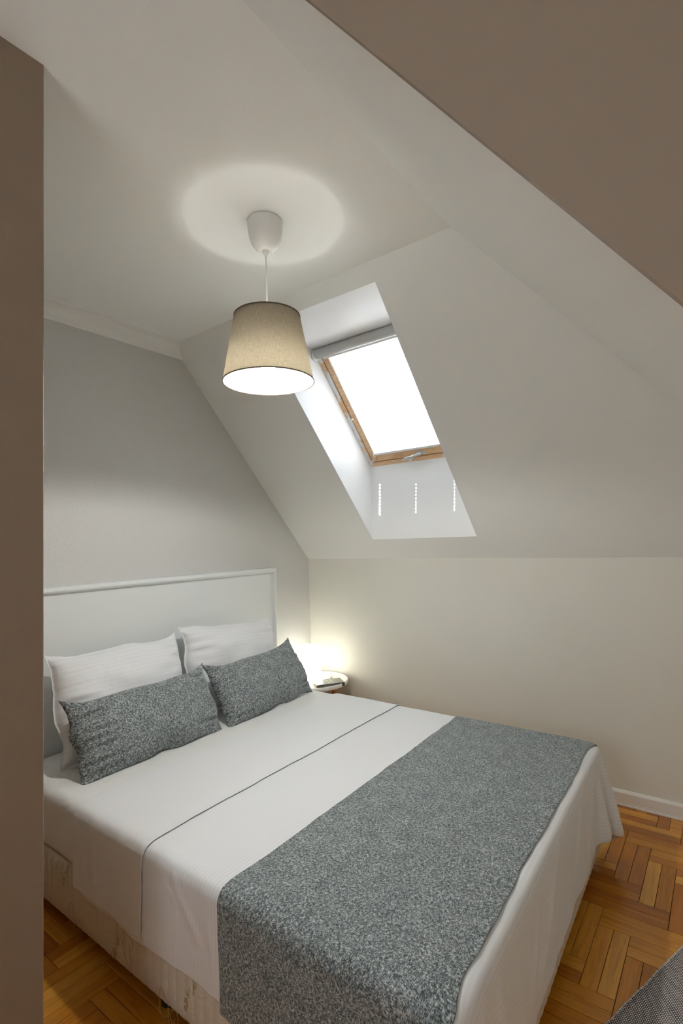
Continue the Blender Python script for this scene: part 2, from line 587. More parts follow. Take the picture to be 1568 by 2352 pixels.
# bulkhead over the entry, lower edge cut on the slant
bx0, bz0, bx1, bz1 = 2.222, 2.256, 2.654, 1.660
g = (bz1 - bz0) / (bx1 - bx0)
zl = lambda x: bz0 + g * (x - bx0)
zh = lambda x: ZC - (x - XH) / MH
xi = (bz0 - g * bx0 - ZC - XH / MH) / (-1 / MH - g)
bk = prism('wall_bulkhead', [(xi, YW, zl(xi)), (XR + 0.02, YW, zl(XR + 0.02)), (XR + 0.02, YW, ZC + 0.02), (XH - 0.02, YW, ZC + 0.02)], (0, 0.016, 0), M_TAUPE)
structure(bk, 'taupe slanted bulkhead at the entry')
# cornice on the headboard wall
prof = [(0.0, 0.0), (0.004, 0.0), (0.010, 0.006), (0.020, 0.030), (0.036, 0.052), (0.054, 0.066), (0.058, 0.0665), (0.060, 0.072), (0.072, 0.0725), (0.074, 0.078), (0.074, 0.082), (0.0, 0.082)]
ZCOR = 2.6094
bm = bmesh.new()
def yend(x, z):      # follow the slope
    return -(min(z, ZC) - ZK) / TANA
A = [bm.verts.new((x, yend(x, ZCOR + z) + 0.004, ZCOR + z)) for x, z in prof]
B = [bm.verts.new((x, YW, ZCOR + z)) for x, z in prof]
for i in range(len(prof)):
    j = (i + 1) % len(prof)
    bm.faces.new([A[i], A[j], B[j], B[i]])
bm.faces.new(A[::-1])
bm.faces.new(B)
structure(from_bm('trim_1', bm, M_CORN), 'white moulded cornice above the grey wallpaper')
# baseboards
def baseboard(name, p0, p1, nrm, label):
    pr = [(0, 0), (0.016, 0.0), (0.016, 0.008), (0.013, 0.010), (0.013, 0.022), (0.0125, 0.024), (0.0125, 0.026), (0.013, 0.028), (0.013, 0.066), (0.009, 0.074), (0.005, 0.079), (0, 0.079)]
    p0, p1, nrm = Vector(p0), Vector(p1), Vector(nrm)
    bm = bmesh.new()
    A = [bm.verts.new(p0 + nrm * a + Vector((0, 0, z + 0.001))) for a, z in pr]
    B = [bm.verts.new(p1 + nrm * a + Vector((0, 0, z + 0.001))) for a, z in pr]
    for i in range(len(pr)):
        j = (i + 1) % len(pr)
        bm.faces.new([A[i], A[j], B[j], B[i]])
    bm.faces.new(A[::-1])
    bm.faces.new(B)
    structure(from_bm(name, bm, M_TRIM), label)
baseboard('baseboard_far', (0, 0, 0), (XR, 0, 0), (0, -1, 0), 'white moulded baseboard along the cream knee wall')
baseboard('baseboard_left', (0, YW, 0), (0, -0.017, 0), (1, 0, 0), 'white baseboard along the papered wall')
baseboard('baseboard_right', (XR, -0.017, 0), (XR, YB, 0), (-1, 0, 0), 'white baseboard along the right side wall')

# ------------------------------------------------------------------ skylight window
SP = lambda v: slope(v.x, v.y, v.z)
win = empty('window_1', slope((X1 + X2) / 2, (WB + WT) / 2, DW))
structure(win, 'pine roof window at the back of the white skylight shaft')
def wbox(name, lo, hi, mat, parent, bevel=0.0, seg=2):
    o = box(name, lo, hi, mat, None, SP, bevel, seg)
    if parent is win:
        keep(o, win)
    else:
        o.parent = parent
        o.matrix_parent_inverse = Matrix.Translation(-Vector(win.location)) if parent.parent is win else Matrix()
        o.matrix_parent_inverse = parent.matrix_world.inverted()
    return o
FW, GP = 0.030, 0.004
n0, n1 = DW - 0.004, DW + 0.09
wbox('frame_stile', (X1 - 0.02, WB - 0.02, n0 + 0.004), (X1 + FW, WT + 0.02, n1), M_WFRAME, win, 0.004)
wbox('frame_stile', (X2 - FW, WB - 0.02, n0 + 0.004), (X2 + 0.02, WT + 0.02, n1), M_WFRAME, win, 0.004)
wbox('frame_rail', (X1 + FW, WB - 0.02, n0 + 0.004), (X2 - FW, WB + FW, n1), M_WFRAME, win, 0.004)
wbox('frame_rail', (X1 + FW, WT - FW, n0 + 0.004), (X2 - FW, WT + 0.02, n1), M_WFRAME, win, 0.004)
a, b = X1 + FW, X2 - FW
c, d = WB + FW, WT - FW
m0 = DW + 0.03
wbox('gap_strip', (a, c, m0 + 0.02), (a + GP, d, n1), M_DARKGAP, win)  # dark strips painted as the shade between frame and sash
wbox('gap_strip', (b - GP, c, m0 + 0.02), (b, d, n1), M_DARKGAP, win)
wbox('gap_strip', (a, c, m0 + 0.02), (b, c + GP, n1), M_DARKGAP, win)
a, b, c, d = a + GP, b - GP, c + GP, d - GP
SWD = 0.042
wbox('sash_stile', (a, c, DW + 0.006), (a + SWD, d, n1 - 0.01), M_SASH, win, 0.005)
wbox('sash_stile', (b - SWD, c, DW + 0.006), (b, d, n1 - 0.01), M_SASH, win, 0.005)
wbox('sash_rail', (a + SWD, c, DW + 0.006), (b - SWD, c + 0.050, n1 - 0.01), M_SASH, win, 0.005)
wbox('sash_rail', (a + SWD, d - 0.03, DW + 0.006), (b - SWD, d, n1 - 0.01), M_SASH, win, 0.005)
wbox('pane', (a + SWD - 0.006, c + 0.044, n1 - 0.034), (b - SWD + 0.006, d - 0.024, n1 - 0.028), M_GLASS, win)
# handle on the lower sash rail
HX = 1.115
hs = c + 0.024
hb = wbox('handle_plate', (HX - 0.034, hs - 0.012, DW - 0.004), (HX + 0.034, hs + 0.014, DW + 0.006), M_GREYPL, win, 0.0045, 3)
bm = bmesh.new()
add_tube(bm, [slope(HX + 0.004, hs, DW - 0.002), slope(HX + 0.002, hs, DW - 0.012), slope(HX - 0.02, hs - 0.002, DW - 0.018), slope(HX - 0.06, hs - 0.008, DW - 0.020), slope(HX - 0.105, hs - 0.014, DW - 0.019), slope(HX - 0.118, hs - 0.016, DW - 0.018)],
         [0.011, 0.012, 0.0105, 0.0095, 0.0085, 0.005], 14)
hl = from_bm('handle_lever', bm, M_GREYPL, None, True)
sub(hl, hb)
for sx in (0.42, 0.04):
    o = lathe('stop_knob', [(0.004, 0), (0.0075, 0.003), (0.0075, 0.012), (0.005, 0.016)], M_WPLAST, None, 16)
    o.matrix_world = Matrix.Translation(slope(X1 + FW + 0.012, WB + sx * (WT - WB) + 0.01, DW + 0.006)) @ Vector((0, 0, 1)).rotation_difference(-SN).to_matrix().to_4x4()
    keep(o, win)
o = lathe('screw', [(0.0025, 0.0), (0.003, 0.0015), (0.0015, 0.002)], M_CHROME, None, 12)
o.matrix_world = Matrix.Translation(slope(X1 + 0.012, WB + 0.038, DW + 0.0005)) @ Vector((0, 0, 1)).rotation_difference(-SN).to_matrix().to_4x4()
keep(o, win)

# plain casement added behind the camera, unseen, to let in fill daylight
w2 = empty('added_fill_window', ((W2[0] + W2[1]) / 2, YB - 0.05, W2[2]))
structure(w2, 'unseen white casement window added for fill daylight')
for nm, lo, hi in (('frame_stile', (W2[0], YB - 0.09, W2[2]), (W2[0] + 0.05, YB - 0.03, W2[3])), ('frame_stile', (W2[1] - 0.05, YB - 0.09, W2[2]), (W2[1], YB - 0.03, W2[3])),
                   ('frame_stile', ((W2[0] + W2[1]) / 2 - 0.04, YB - 0.09, W2[2]), ((W2[0] + W2[1]) / 2 + 0.04, YB - 0.03, W2[3])),
                   ('frame_rail', (W2[0] + 0.05, YB - 0.09, W2[2]), (W2[1] - 0.05, YB - 0.03, W2[2] + 0.05)), ('frame_rail', (W2[0] + 0.05, YB - 0.09, W2[3] - 0.05), (W2[1] - 0.05, YB - 0.03, W2[3]))):
    keep(box(nm, lo, hi, M_TRIM), w2)
for pa, pb in ((W2[0] + 0.05, (W2[0] + W2[1]) / 2 - 0.04), ((W2[0] + W2[1]) / 2 + 0.04, W2[1] - 0.05)):
    keep(box('pane', (pa, YB - 0.064, W2[2] + 0.05), (pb, YB - 0.058, W2[3] - 0.05), M_GLASS), w2)
def portal(name, M_, sx, sy):
    ld = bpy.data.lights.new(name, 'AREA')
    ld.shape = 'RECTANGLE'
    ld.size, ld.size_y = sx, sy
    ld.cycles.is_portal = True
    o = bpy.data.objects.new(name, ld)
    COL.objects.link(o)
    o.matrix_world = M_
    return o
_m = Matrix((Vector((1, 0, 0)), Vector((0, 0, 1)), Vector((0, -1, 0)))).transposed().to_4x4()
_m.translation = ((W2[0] + W2[1]) / 2, YB - 0.16, (W2[2] + W2[3]) / 2)
portal('daylight_portal_added_window', _m, W2[1] - W2[0], W2[3] - W2[2])
_m = Matrix((Vector((1, 0, 0)), SD, SN)).transposed().to_4x4()
_m.translation = slope((X1 + X2) / 2, (WB + WT) / 2, DW + 0.10)
portal('daylight_portal_skylight', _m, X2 - X1 - 0.06, WT - WB - 0.06)

# ------------------------------------------------------------------ venetian blind
bl = empty('venetian_blind', slope((X1 + X2) / 2, c, DW))
tag(bl, 'white venetian blind, closed and glowing, inside the skylight window', 'blind')
def bbox(name, lo, hi, mat, bevel=0.0, seg=2):
    o = box(name, lo, hi, mat, None, SP, bevel, seg)
    keep(o, bl)
    return o
BX0, BX1 = a + SWD - 0.004, b - SWD + 0.004
bs0, bs1 = c + 0.053, d - 0.030
bn = DW + 0.004
bbox('bottom_rail', (BX0 + 0.002, bs0, bn - 0.006), (BX1 - 0.002, bs0 + 0.016, bn + 0.010), M_ALU, 0.003)
bbox('bottom_clip', (BX0 - 0.003, bs0 - 0.012, bn - 0.010), (BX0 + 0.008, bs0 + 0.012, bn + 0.004), M_WPLAST, 0.002)
bbox('side_guide', (BX0 - 0.004, bs0, bn + 0.002), (BX0 + 0.002, bs1, bn + 0.018), M_WMETAL)
bbox('side_guide', (BX1 - 0.002, bs0, bn + 0.002), (BX1 + 0.004, bs1, bn + 0.018), M_WMETAL)
# rounded cassette along the top
cs, cn, cr = WT - 0.028, DW - 0.016, 0.030
bm = bmesh.new()
add_tube(bm, [slope(X1 + 0.022, cs, cn), slope(X2 - 0.022, cs, cn)], cr, 28)
keep(from_bm('cassette', bm, M_GREYPL, None, True), bl)
for sx in (X1 + 0.006, X2 - 0.021):
    bm = bmesh.new()
    add_tube(bm, [slope(sx, cs - 0.004, cn), slope(sx + 0.003, cs - 0.004, cn), slope(sx + 0.012, cs - 0.004, cn), slope(sx + 0.015, cs - 0.004, cn)], [0.026, 0.033, 0.033, 0.030], 28)
    keep(from_bm('cassette_end_cap', bm, M_WPLAST, None, True), bl)
bbox('cassette_lip', (X1 + 0.05, cs - 0.044, cn + 0.002), (X2 - 0.05, cs - 0.022, cn + 0.012), M_WMETAL, 0.002)
# slats; the lowest ones keep their cord holes open
PITCH_S = 0.0206
HOLES = [0.7865, 1.0645, 1.3365]
tilt = math.radians(-8)
def slat_mesh(holed):
    bm = bmesh.new()
    w, t = 0.0125, 0.0005
    x0 = BX0 + (0.0065 if holed else 0.0015)
    segs = []
    def strip(xa, xb, va, vb):
        nseg = max(1, int(round((vb - va) / 0.006)))
        for i in range(nseg):
            p, q = va + (vb - va) * i / nseg, va + (vb - va) * (i + 1) / nseg
            cz = lambda y: -0.0010 * (1 - (y / w) ** 2)
            vs = []
            for x in (xa, xb):
                for y in (p, q):
                    vs.append(bm.verts.new((x, y, cz(y))))
            bm.faces.new([vs[i] for i in (0, 2, 3, 1)])
    if not holed:
        strip(x0, BX1 - 0.0015, -w, w)
    else:
        cur = x0
        for hx in HOLES:
            strip(cur, hx - 0.0042, -w, w)
            strip(hx - 0.0042, hx + 0.0042, -w, -0.0052)
            strip(hx - 0.0042, hx + 0.0042, 0.0052, w)
            cur = hx + 0.0042
        strip(cur, BX1 - 0.0015, -w, w)
    bmesh.ops.remove_doubles(bm, verts=bm.verts, dist=1e-6)
    me = bpy.data.meshes.new('slat')
    bm.to_mesh(me)
    bm.free()
    me.materials.append(M_SLAT)
    return me
me_h, me_p = slat_mesh(True), slat_mesh(False)
MS = Matrix((Vector((1, 0, 0)), SD, SN)).transposed().to_4x4()
ns = int((bs1 - bs0 - 0.02) / PITCH_S)
for i in range(ns):
    o = bpy.data.objects.new('slat', me_h if i < 12 else me_p)
    COL.objects.link(o)
    o.parent = bl
    o.matrix_parent_inverse = Matrix.Translation(-Vector(bl.location))
    o.matrix_basis = Matrix.Translation(slope(0, bs0 + 0.028 + i * PITCH_S, bn + 0.010)) @ MS @ Matrix.Rotation(tilt, 4, 'X')
for hx in HOLES:
    bm = bmesh.new()
    add_tube(bm, [slope(hx + 0.006, bs0 + 0.01, bn - 0.001), slope(hx + 0.006, bs1, bn - 0.001)], 0.0006, 6)
    keep(from_bm('ladder_cord', bm, M_WPLAST, None, True), bl)

# ================================================================== PENDANT
PX, PY = 1.312, -1.730
pen = empty('pendant_lamp', (PX, PY, ZC))
tag(pen, 'lit pendant lamp with a taupe linen drum shade hanging from the ceiling', 'lamp')
def pl_(o):
    keep(o, pen)
    return o
TP = Matrix.Translation((PX, PY, 0))
def lat(name, prof, mat, segs=64, closed=False, cap=True, T=TP):
    return pl_(lathe(name, prof, mat, None, segs, closed, cap, T))
cup = [(0.0672, ZC), (0.0680, ZC - 0.004), (0.0675, ZC - 0.022), (0.0655, ZC - 0.045), (0.0610, ZC - 0.068), (0.0535, ZC - 0.088), (0.042, ZC - 0.104), (0.028, ZC - 0.1145), (0.018, ZC - 0.1185), (0.0165, ZC - 0.1165)]
lat('ceiling_cup', cup, M_WPLAST)
lat('cord_grip', [(0.0105, ZC - 0.114), (0.0105, ZC - 0.121), (0.0065, ZC - 0.136), (0.0045, ZC - 0.137)], M_WPLAST, 24)
pl_(tube('cord', [(PX, PY, ZC - 0.13), (PX + 0.0015, PY, ZC - 0.22), (PX - 0.001, PY + 0.001, ZC - 0.36), (PX, PY, 2.20)], 0.0033, M_WPLAST, None, 10))
ZT, ZB, RT, RB = 2.312, 2.060, 0.1255, 0.1715
SEG = 96
bm = bmesh.new()
uvl = bm.loops.layers.uv.new('UVMap')
NR = 12
ro = [[bm.verts.new((PX + (RB + (RT - RB) * i / NR) * math.cos(2 * math.pi * k / SEG), PY + (RB + (RT - RB) * i / NR) * math.sin(2 * math.pi * k / SEG), ZB + (ZT - ZB) * i / NR)) for k in range(SEG)] for i in range(NR + 1)]
for i in range(NR):
    for k in range(SEG):
        k2 = (k + 1) % SEG
        f = bm.faces.new([ro[i][k], ro[i][k2], ro[i + 1][k2], ro[i + 1][k]])
        for lp, (uu, vv) in zip(f.loops, ((k, i), (k + 1, i), (k + 1, i + 1), (k, i + 1))):
            lp[uvl].uv = (uu / SEG * 0.94, vv / NR * 0.256)
shade = pl_(from_bm('shade', bm, M_SHADE, None, True))
sub(lat('shade_lining', [(RB - 0.0022, ZB + 0.001), (RT - 0.0022, ZT - 0.001)], M_LINING, SEG, False, False), shade)
M_RIM = plain('taupe shade binding', srgb(104, 92, 74), 0.8)
def ringband(name, r, z, hh, mat, th=0.0016):
    return lat(name, [(r - th, z - hh / 2), (r + th, z - hh / 2), (r + th, z + hh / 2), (r - th, z + hh / 2)], mat, SEG, True)
sub(ringband('top_rim', RT, ZT, 0.005, M_RIM), shade)
sub(ringband('bottom_rim', RB, ZB, 0.004, M_RIM), shade)
bm = bmesh.new()
for q in range(3):
    aa = q * 2 * math.pi / 3 + 0.4
    add_tube(bm, [(PX + 0.018 * math.cos(aa), PY + 0.018 * math.sin(aa), 2.168), (PX + 0.145 * math.cos(aa), PY + 0.145 * math.sin(aa), 2.168), (PX + (RB - 0.003) * math.cos(aa), PY + (RB - 0.003) * math.sin(aa), ZB + 0.003)], 0.0014, 6)
pl_(from_bm('shade_spider', bm, M_WMETAL, None, True))
lat('lamp_holder', [(0.006, 2.225), (0.018, 2.215), (0.019, 2.160), (0.016, 2.150)], M_WPLAST, 24)
bz = 2.112
bm = bmesh.new()
bmesh.ops.create_uvsphere(bm, u_segments=20, v_segments=12, radius=0.027, matrix=Matrix.Translation((PX, PY, bz)))
pl_(from_bm('bulb', bm, M_BULB, None, True))

# ================================================================== BED
def shear(v):       # the bed stands very slightly out of square
    return Vector((v[0] * (1 + 0.0098 * -(v[1] + 0.52)), v[1], v[2]))
BXA, BXB = 0.075, 2.158       # mattress x
BYA, BYB = -2.158, -0.530     # mattress y
BT = 0.494
# --- box base with channelled sides
base = empty('divan', (1.1, -1.34, 0.0))
tag(base, 'cream quilted divan bed base with gold print on black feet', 'bed')
BZ0, BZ1 = 0.052, 0.262
inx = 0.012
loop = []
cw = 0.041
def edge_pts(p, q, nrm):
    L = (Vector(q) - Vector(p)).length
    nch = max(1, int(round(L / cw)))
    out = []
    for i in range(nch):
        for t in range(6):
            f = (i + t / 6) / nch
            bul = 0.0060 * math.sin(math.pi * t / 6) ** 0.6
            P = Vector(p).lerp(Vector(q), f) + Vector(nrm) * bul
            out.append((P, t / 6, f * L, Vector(nrm) * -bul))
    return out
x0, x1, y0, y1 = BXA, BXB - inx, BYA + 0.004, BYB - inx
r0 = 0.05
per = []
per += edge_pts((x0, y0, 0), (x1 - r0, y0, 0), (0, -1, 0))
for q in range(1, 6):
    aa = -math.pi / 2 + q * math.pi / 12
    per.append((Vector((x1 - r0 + r0 * math.cos(aa), y0 + r0 + r0 * math.sin(aa), 0)), 0.5 if q % 2 else 0, 3 + q * 0.02, Vector()))
per += edge_pts((x1, y0 + r0, 0), (x1, y1 - r0, 0), (1, 0, 0))
for q in range(1, 6):
    aa = q * math.pi / 12
    per.append((Vector((x1 - r0 + r0 * math.cos(aa), y1 - r0 + r0 * math.sin(aa), 0)), 0.5 if q % 2 else 0, 5 + q * 0.02, Vector()))
per += edge_pts((x1 - r0, y1, 0), (x0, y1, 0), (0, 1, 0))
bm = bmesh.new()
uvl = bm.loops.layers.uv.new('UVMap')
zs = [0, 0.02, 0.05, 0.12, 0.3, 0.5, 0.7, 0.88, 0.95, 0.98, 1.0]
cxm, cym = (x0 + x1) / 2, (y0 + y1) / 2
cols = []
for (P, ph, uu, unb) in per:
    sag = 0.0006 * math.sin(math.pi * ph) + 0.006 * noise.noise(Vector((P.x * 3, P.y * 3, 0)))
    col = []
    for zf in zs:
        pinch = 0.016 * (1 - min(1, zf / 0.12)) ** 2 + 0.010 * (1 - min(1, (1 - zf) / 0.12)) ** 2
        v = Vector((P.x, P.y, 0)) + unb * (1 - min(1, zf / 0.3) * min(1, (1 - zf) / 0.15))
        dirv = Vector((max(min(cxm - P.x, 0.5), -0.5) * (1 if abs(P.x - x1) < 0.06 else 0), max(min(cym - P.y, 0.5), -0.5) * (1 if abs(P.y - cym) > 0.7 else 0), 0))
        if dirv.length > 0:
            v += dirv.normalized() * pinch
        z = BZ0 + (BZ1 - BZ0) * zf - sag * (1 - zf)
        col.append(bm.verts.new(shear((v.x, v.y, z))))
    cols.append(col)
for i in range(len(cols)):
    j = (i + 1) % len(cols)
    for t in range(len(zs) - 1):
        f = bm.faces.new([cols[i][t], cols[j][t], cols[j][t + 1], cols[i][t + 1]])
        ui, uj = per[i][2], per[j][2]
        if abs(uj - ui) > 0.5:
            uj = ui + 0.01
        for lp, (a_, b_) in zip(f.loops, ((ui, zs[t]), (uj, zs[t]), (uj, zs[t + 1]), (ui, zs[t + 1]))):
            lp[uvl].uv = (a_, b_ * 0.21)
bm.faces.new([c_[-1] for c_ in cols])
bm.faces.new([c_[0] for c_ in cols][::-1])
body = from_bm('body', bm, M_TICK, None, False)
for p in body.data.polygons:
    p.use_smooth = len(p.vertices) == 4
keep(body, base)
for (lx, ly) in ((0.30, y0 + 0.07), (1.17, y0 + 0.055), (2.0, y0 + 0.09), (0.30, y1 - 0.07), (1.17, y1 - 0.07), (2.03, y1 - 0.07)):
    o = lathe('foot', [(0.021, 0.0005), (0.024, 0.004), (0.025, 0.030), (0.027, 0.058)], M_BLACK, None, 24, False, True, Matrix.Translation((lx, ly, 0)))
    keep(o, base)
# gold script and leaf curls printed on the near long side
def on_side(x, z, lift=0.0100):
    ph = ((x - x0) / cw) % 1.0
    p = shear((x, y0 - 0.0060 * max(0.0, math.sin(math.pi * ph)) ** 0.6 - lift + 0.009, z))
    return p
def side_text(txt, x, z, ang, size):
    cu = bpy.data.curves.new('printed_lettering', 'FONT')
    cu.body = txt
    cu.size = size
    cu.shear = 0.3
    cu.resolution_u = 2
    ob = bpy.data.objects.new('tmp', cu)
    COL.objects.link(ob)
    dg = bpy.context.evaluated_depsgraph_get()
    me = bpy.data.meshes.new_from_object(ob.evaluated_get(dg))
    bpy.data.objects.remove(ob)
    for v in me.vertices:
        ca, sa = math.cos(ang), math.sin(ang)
        a_, b_ = v.co.x, v.co.y
        v.co = on_side(x + a_ * ca - b_ * sa, z + a_ * sa + b_ * ca, 0.0105)
    me.materials.clear()
    me.materials.append(M_GOLD)
    o = finish('printed_lettering', me, M_GOLD)
    sub(o, body)
def curl(pts, r=0.0007):
    P = []
    for i in range(len(pts) - 1):
        for t in range(6):
            f = t / 6
            a_ = pts[max(i - 1, 0)]
            b_, c_ = pts[i], pts[i + 1]
            d_ = pts[min(i + 2, len(pts) - 1)]
            q = [0.5 * ((2 * b_[m]) + (-a_[m] + c_[m]) * f + (2 * a_[m] - 5 * b_[m] + 4 * c_[m] - d_[m]) * f * f + (-a_[m] + 3 * b_[m] - 3 * c_[m] + d_[m]) * f ** 3) for m in (0, 1)]
            P.append(on_side(q[0], q[1], 0.0098))
    P.append(on_side(*pts[-1], 0.0098))
    o = tube('leaf_print', P, r, M_GOLD, None, 5)
    sub(o, body)
for (tx, tz) in ((0.585, 0.155), (0.93, 0.045), (1.315, 0.075)):
    side_text('GB\u00b7YOG', tx, tz + 0.02, math.radians(62), 0.030)
for (sx, sz) in ((0.985, 0.13), (0.66, 0.05), (1.22, 0.02)):
    curl([(sx, sz + 0.06), (sx - 0.02, sz + 0.09), (sx - 0.035, sz + 0.06), (sx - 0.03, sz + 0.02), (sx - 0.005, sz + 0.01), (sx + 0.005, sz + 0.03)])
    curl([(sx + 0.01, sz + 0.07), (sx + 0.015, sz + 0.04), (sx + 0.03, sz + 0.02), (sx + 0.022, sz + 0.005), (sx + 0.008, sz + 0.03)])
    curl([(sx + 0.03, sz + 0.05), (sx + 0.055, sz + 0.055), (sx + 0.062, sz + 0.035), (sx + 0.05, sz + 0.012), (sx + 0.037, sz + 0.02), (sx + 0.045, sz + 0.03)])
    curl([(sx + 0.012, sz), (sx + 0.025, sz - 0.03), (sx + 0.05, sz - 0.055), (sx + 0.056, sz - 0.02), (sx + 0.04, sz + 0.0)])

# --- mattress in a fitted sheet
def rbox_grid(x0, x1, y0, y1, z0, z1, r, nx, ny, nz, fn=None):
    bm = bmesh.new()
    bmesh.ops.create_cube(bm, size=2)
    bmesh.ops.subdivide_edges(bm, edges=bm.edges, cuts=28, use_grid_fill=True)
    c = Vector(((x0 + x1) / 2, (y0 + y1) / 2, (z0 + z1) / 2))
    hb = Vector(((x1 - x0) / 2, (y1 - y0) / 2, (z1 - z0) / 2))
    def wp(t, hl):      # denser near the rounded edges
        s = abs(t)
        k0 = 0.72
        e = 1 - min(1.6 * r / hl, 0.6)
        m = s / k0 * e if s < k0 else e + (s - k0) / (1 - k0) * (1 - e)
        return math.copysign(m, t)
    for v in bm.verts:
        p = Vector((wp(v.co.x, hb.x) * hb.x, wp(v.co.y, hb.y) * hb.y, wp(v.co.z, hb.z) * hb.z))
        q = Vector((max(min(p.x, hb.x - r), -hb.x + r), max(min(p.y, hb.y - r), -hb.y + r), max(min(p.z, hb.z - r), -hb.z + r)))
        dd = p - q
        if dd.length > 1e-9:
            p = q + dd.normalized() * r
        v.co = p + c
        if fn:
            v.co = fn(v.co)
    return bm
def mat_wr(v):
    n1 = noise.noise(Vector((v.x * 2.2, v.y * 5, v.z * 3 + 3)))
    n2 = noise.noise(Vector((v.x * 14 + 7, v.y * 3, v.z * 9)))
    side = max(0, min(1, (0.47 - v.z) / 0.1))
    z = v.z + (0.003 * n1 if v.z > 0.45 else 0)
    y = v.y + side * 0.005 * n2 * (1 if v.y < -1.3 else -1)
    return shear((v.x, y, z))
bm = rbox_grid(BXA, BXB, BYA, BYB, 0.262, BT, 0.04, 1, 1, 1, mat_wr)
mt = from_bm('mattress', bm, M_FITTED, None, True)
tag(mt, 'thick mattress in a plain white fitted sheet on the cream base', 'mattress')
uv = mt.data.uv_layers.new(name='UVMap')

# --- headboard
hbd = empty('headboard', (0.02, -1.42, 0.0))
tag(hbd, 'white panelled headboard with a rounded moulded frame against the grey wallpaper', 'headboard')
HY1, HY0, HZ = -0.412, -2.47, 1.2665
keep(box('panel', (0.012, HY0 + 0.02, 0.02), (0.034, HY1 - 0.02, HZ - 0.02), M_WLACQ), hbd)
def moulding(name, p0, p1, inn, m0, m1):
    """frame bar from p0 to p1, inn = inward direction; mitred ends"""
    pr = [(0.0, 0.002), (0.0, 0.040), (0.003, 0.050), (0.010, 0.056), (0.020, 0.058), (0.028, 0.054), (0.033, 0.046), (0.0345, 0.038), (0.037, 0.036), (0.037, 0.002)]
    p0, p1, inn = Vector(p0), Vector(p1), Vector(inn)
    al = (p1 - p0).normalized()
    bm = bmesh.new()
    A = [bm.verts.new(p0 + inn * w + al * (w * m0) + Vector((h, 0, 0))) for w, h in pr]
    B = [bm.verts.new(p1 + inn * w - al * (w * m1) + Vector((h, 0, 0))) for w, h in pr]
    for i in range(len(pr)):
        j = (i + 1) % len(pr)
        bm.faces.new([A[i], A[j], B[j], B[i]])
    bm.faces.new(A[::-1])
    bm.faces.new(B)
    keep(from_bm(name, bm, M_WLACQ), hbd)
moulding('top_moulding', (0, HY0, HZ), (0, HY1, HZ), (0, 0, -1), 1, 1)
moulding('side_moulding', (0, HY1, HZ), (0, HY1, 0.001), (0, -1, 0), 1, 0)
moulding('side_moulding', (0, HY0, HZ), (0, HY0, 0.001), (0, 1, 0), 1, 0)

# --- cloth: one relaxed drape gives the shape of flat sheet, turned-down cuff and runner
CS = 0.025
U0, U1 = 0.655, BXB + 0.305
V0, V1 = BYA - 0.285, BYB + 0.270
NU, NV = int(round((U1 - U0) / CS)) + 1, int(round((V1 - V0) / CS)) + 1
us = U0 + np.arange(NU) * CS
vsq = V0 + np.arange(NV) * CS
UU, VV = np.meshgrid(us, vsq, indexing='ij')
RC = 0.032
TOPZ = BT + 0.004
cx0, cx1, cy0, cy1 = -1.0, BXB + 0.006, BYA - 0.006, BYB + 0.006
def hang(t, edge):
    """arc-length past an edge -> (out, down)"""
    arc = RC * math.pi / 2
    t0 = t - (edge - RC)
    out = np.where(t0 <= 0, t, np.where(t0 < arc, edge - RC + RC * np.sin(np.clip(t0, 0, arc) / RC), edge))
    dn = np.where(t0 <= 0, 0, np.where(t0 < arc, RC - RC * np.cos(np.clip(t0, 0, arc) / RC), RC + t0 - arc))
    return out, dn
hx = (cx0 + cx1) / 2
ox, dxn = hang(UU - hx, cx1 - hx)
cyc = (cy0 + cy1) / 2
oy, dyn = hang(np.abs(VV - cyc), (cy1 - cy0) / 2)
PX_ = hx + ox
PY_ = cyc + np.sign(VV - cyc) * oy
PZ_ = TOPZ - np.maximum(dxn, dyn)
both = np.minimum(dxn, dyn)
PX_ = PX_ + both * 0.50 * (dyn >= dxn * 0.6)
PY_ = PY_ + np.sign(VV - cyc) * both * 0.45 * (dxn >= dyn * 0.6)
P = np.stack([PX_, PY_, PZ_], -1)
rng = np.random.RandomState(3)
P[..., :2] += rng.normal(0, 0.0006, P[..., :2].shape)
Vp = np.zeros_like(P)
free = (UU - BXB > -0.05) | (VV < BYA + 0.05) | (VV > BYB - 0.05)
cons = []
def addc(sa, sb, rest_, stiff):
    cons.append((sa, sb, rest_, stiff))
def sl_(a, b, st=1):
    return slice(a, b, st)
for par in (0, 1):
    n_ = (NU - 1 - par) // 2 * 2
    addc((sl_(par, par + n_, 2), sl_(None, None)), (sl_(par + 1, par + 1 + n_, 2), sl_(None, None)), CS, 1.0)
    m_ = (NV - 1 - par) // 2 * 2
    addc((sl_(None, None), sl_(par, par + m_, 2)), (sl_(None, None), sl_(par + 1, par + 1 + m_, 2)), CS, 1.0)
    dg_ = CS * math.sqrt(2)
    addc((sl_(par, par + n_, 2), sl_(0, NV - 1)), (sl_(par + 1, par + 1 + n_, 2), sl_(1, NV)), dg_, 0.5)
    addc((sl_(par, par + n_, 2), sl_(1, NV)), (sl_(par + 1, par + 1 + n_, 2), sl_(0, NV - 1)), dg_, 0.5)
for par in range(0, 4, 1):
    ia = np.arange(par, NU - 2, 4)
    addc((ia, slice(None)), (ia + 2, slice(None)), 2 * CS, 0.12)
    ja = np.arange(par, NV - 2, 4)
    addc((slice(None), ja), (slice(None), ja + 2), 2 * CS, 0.12)
bc = np.array([(cx0 + cx1) / 2, cyc, TOPZ - 0.4])
bh = np.array([(cx1 - cx0) / 2, (cy1 - cy0) / 2, 0.4])
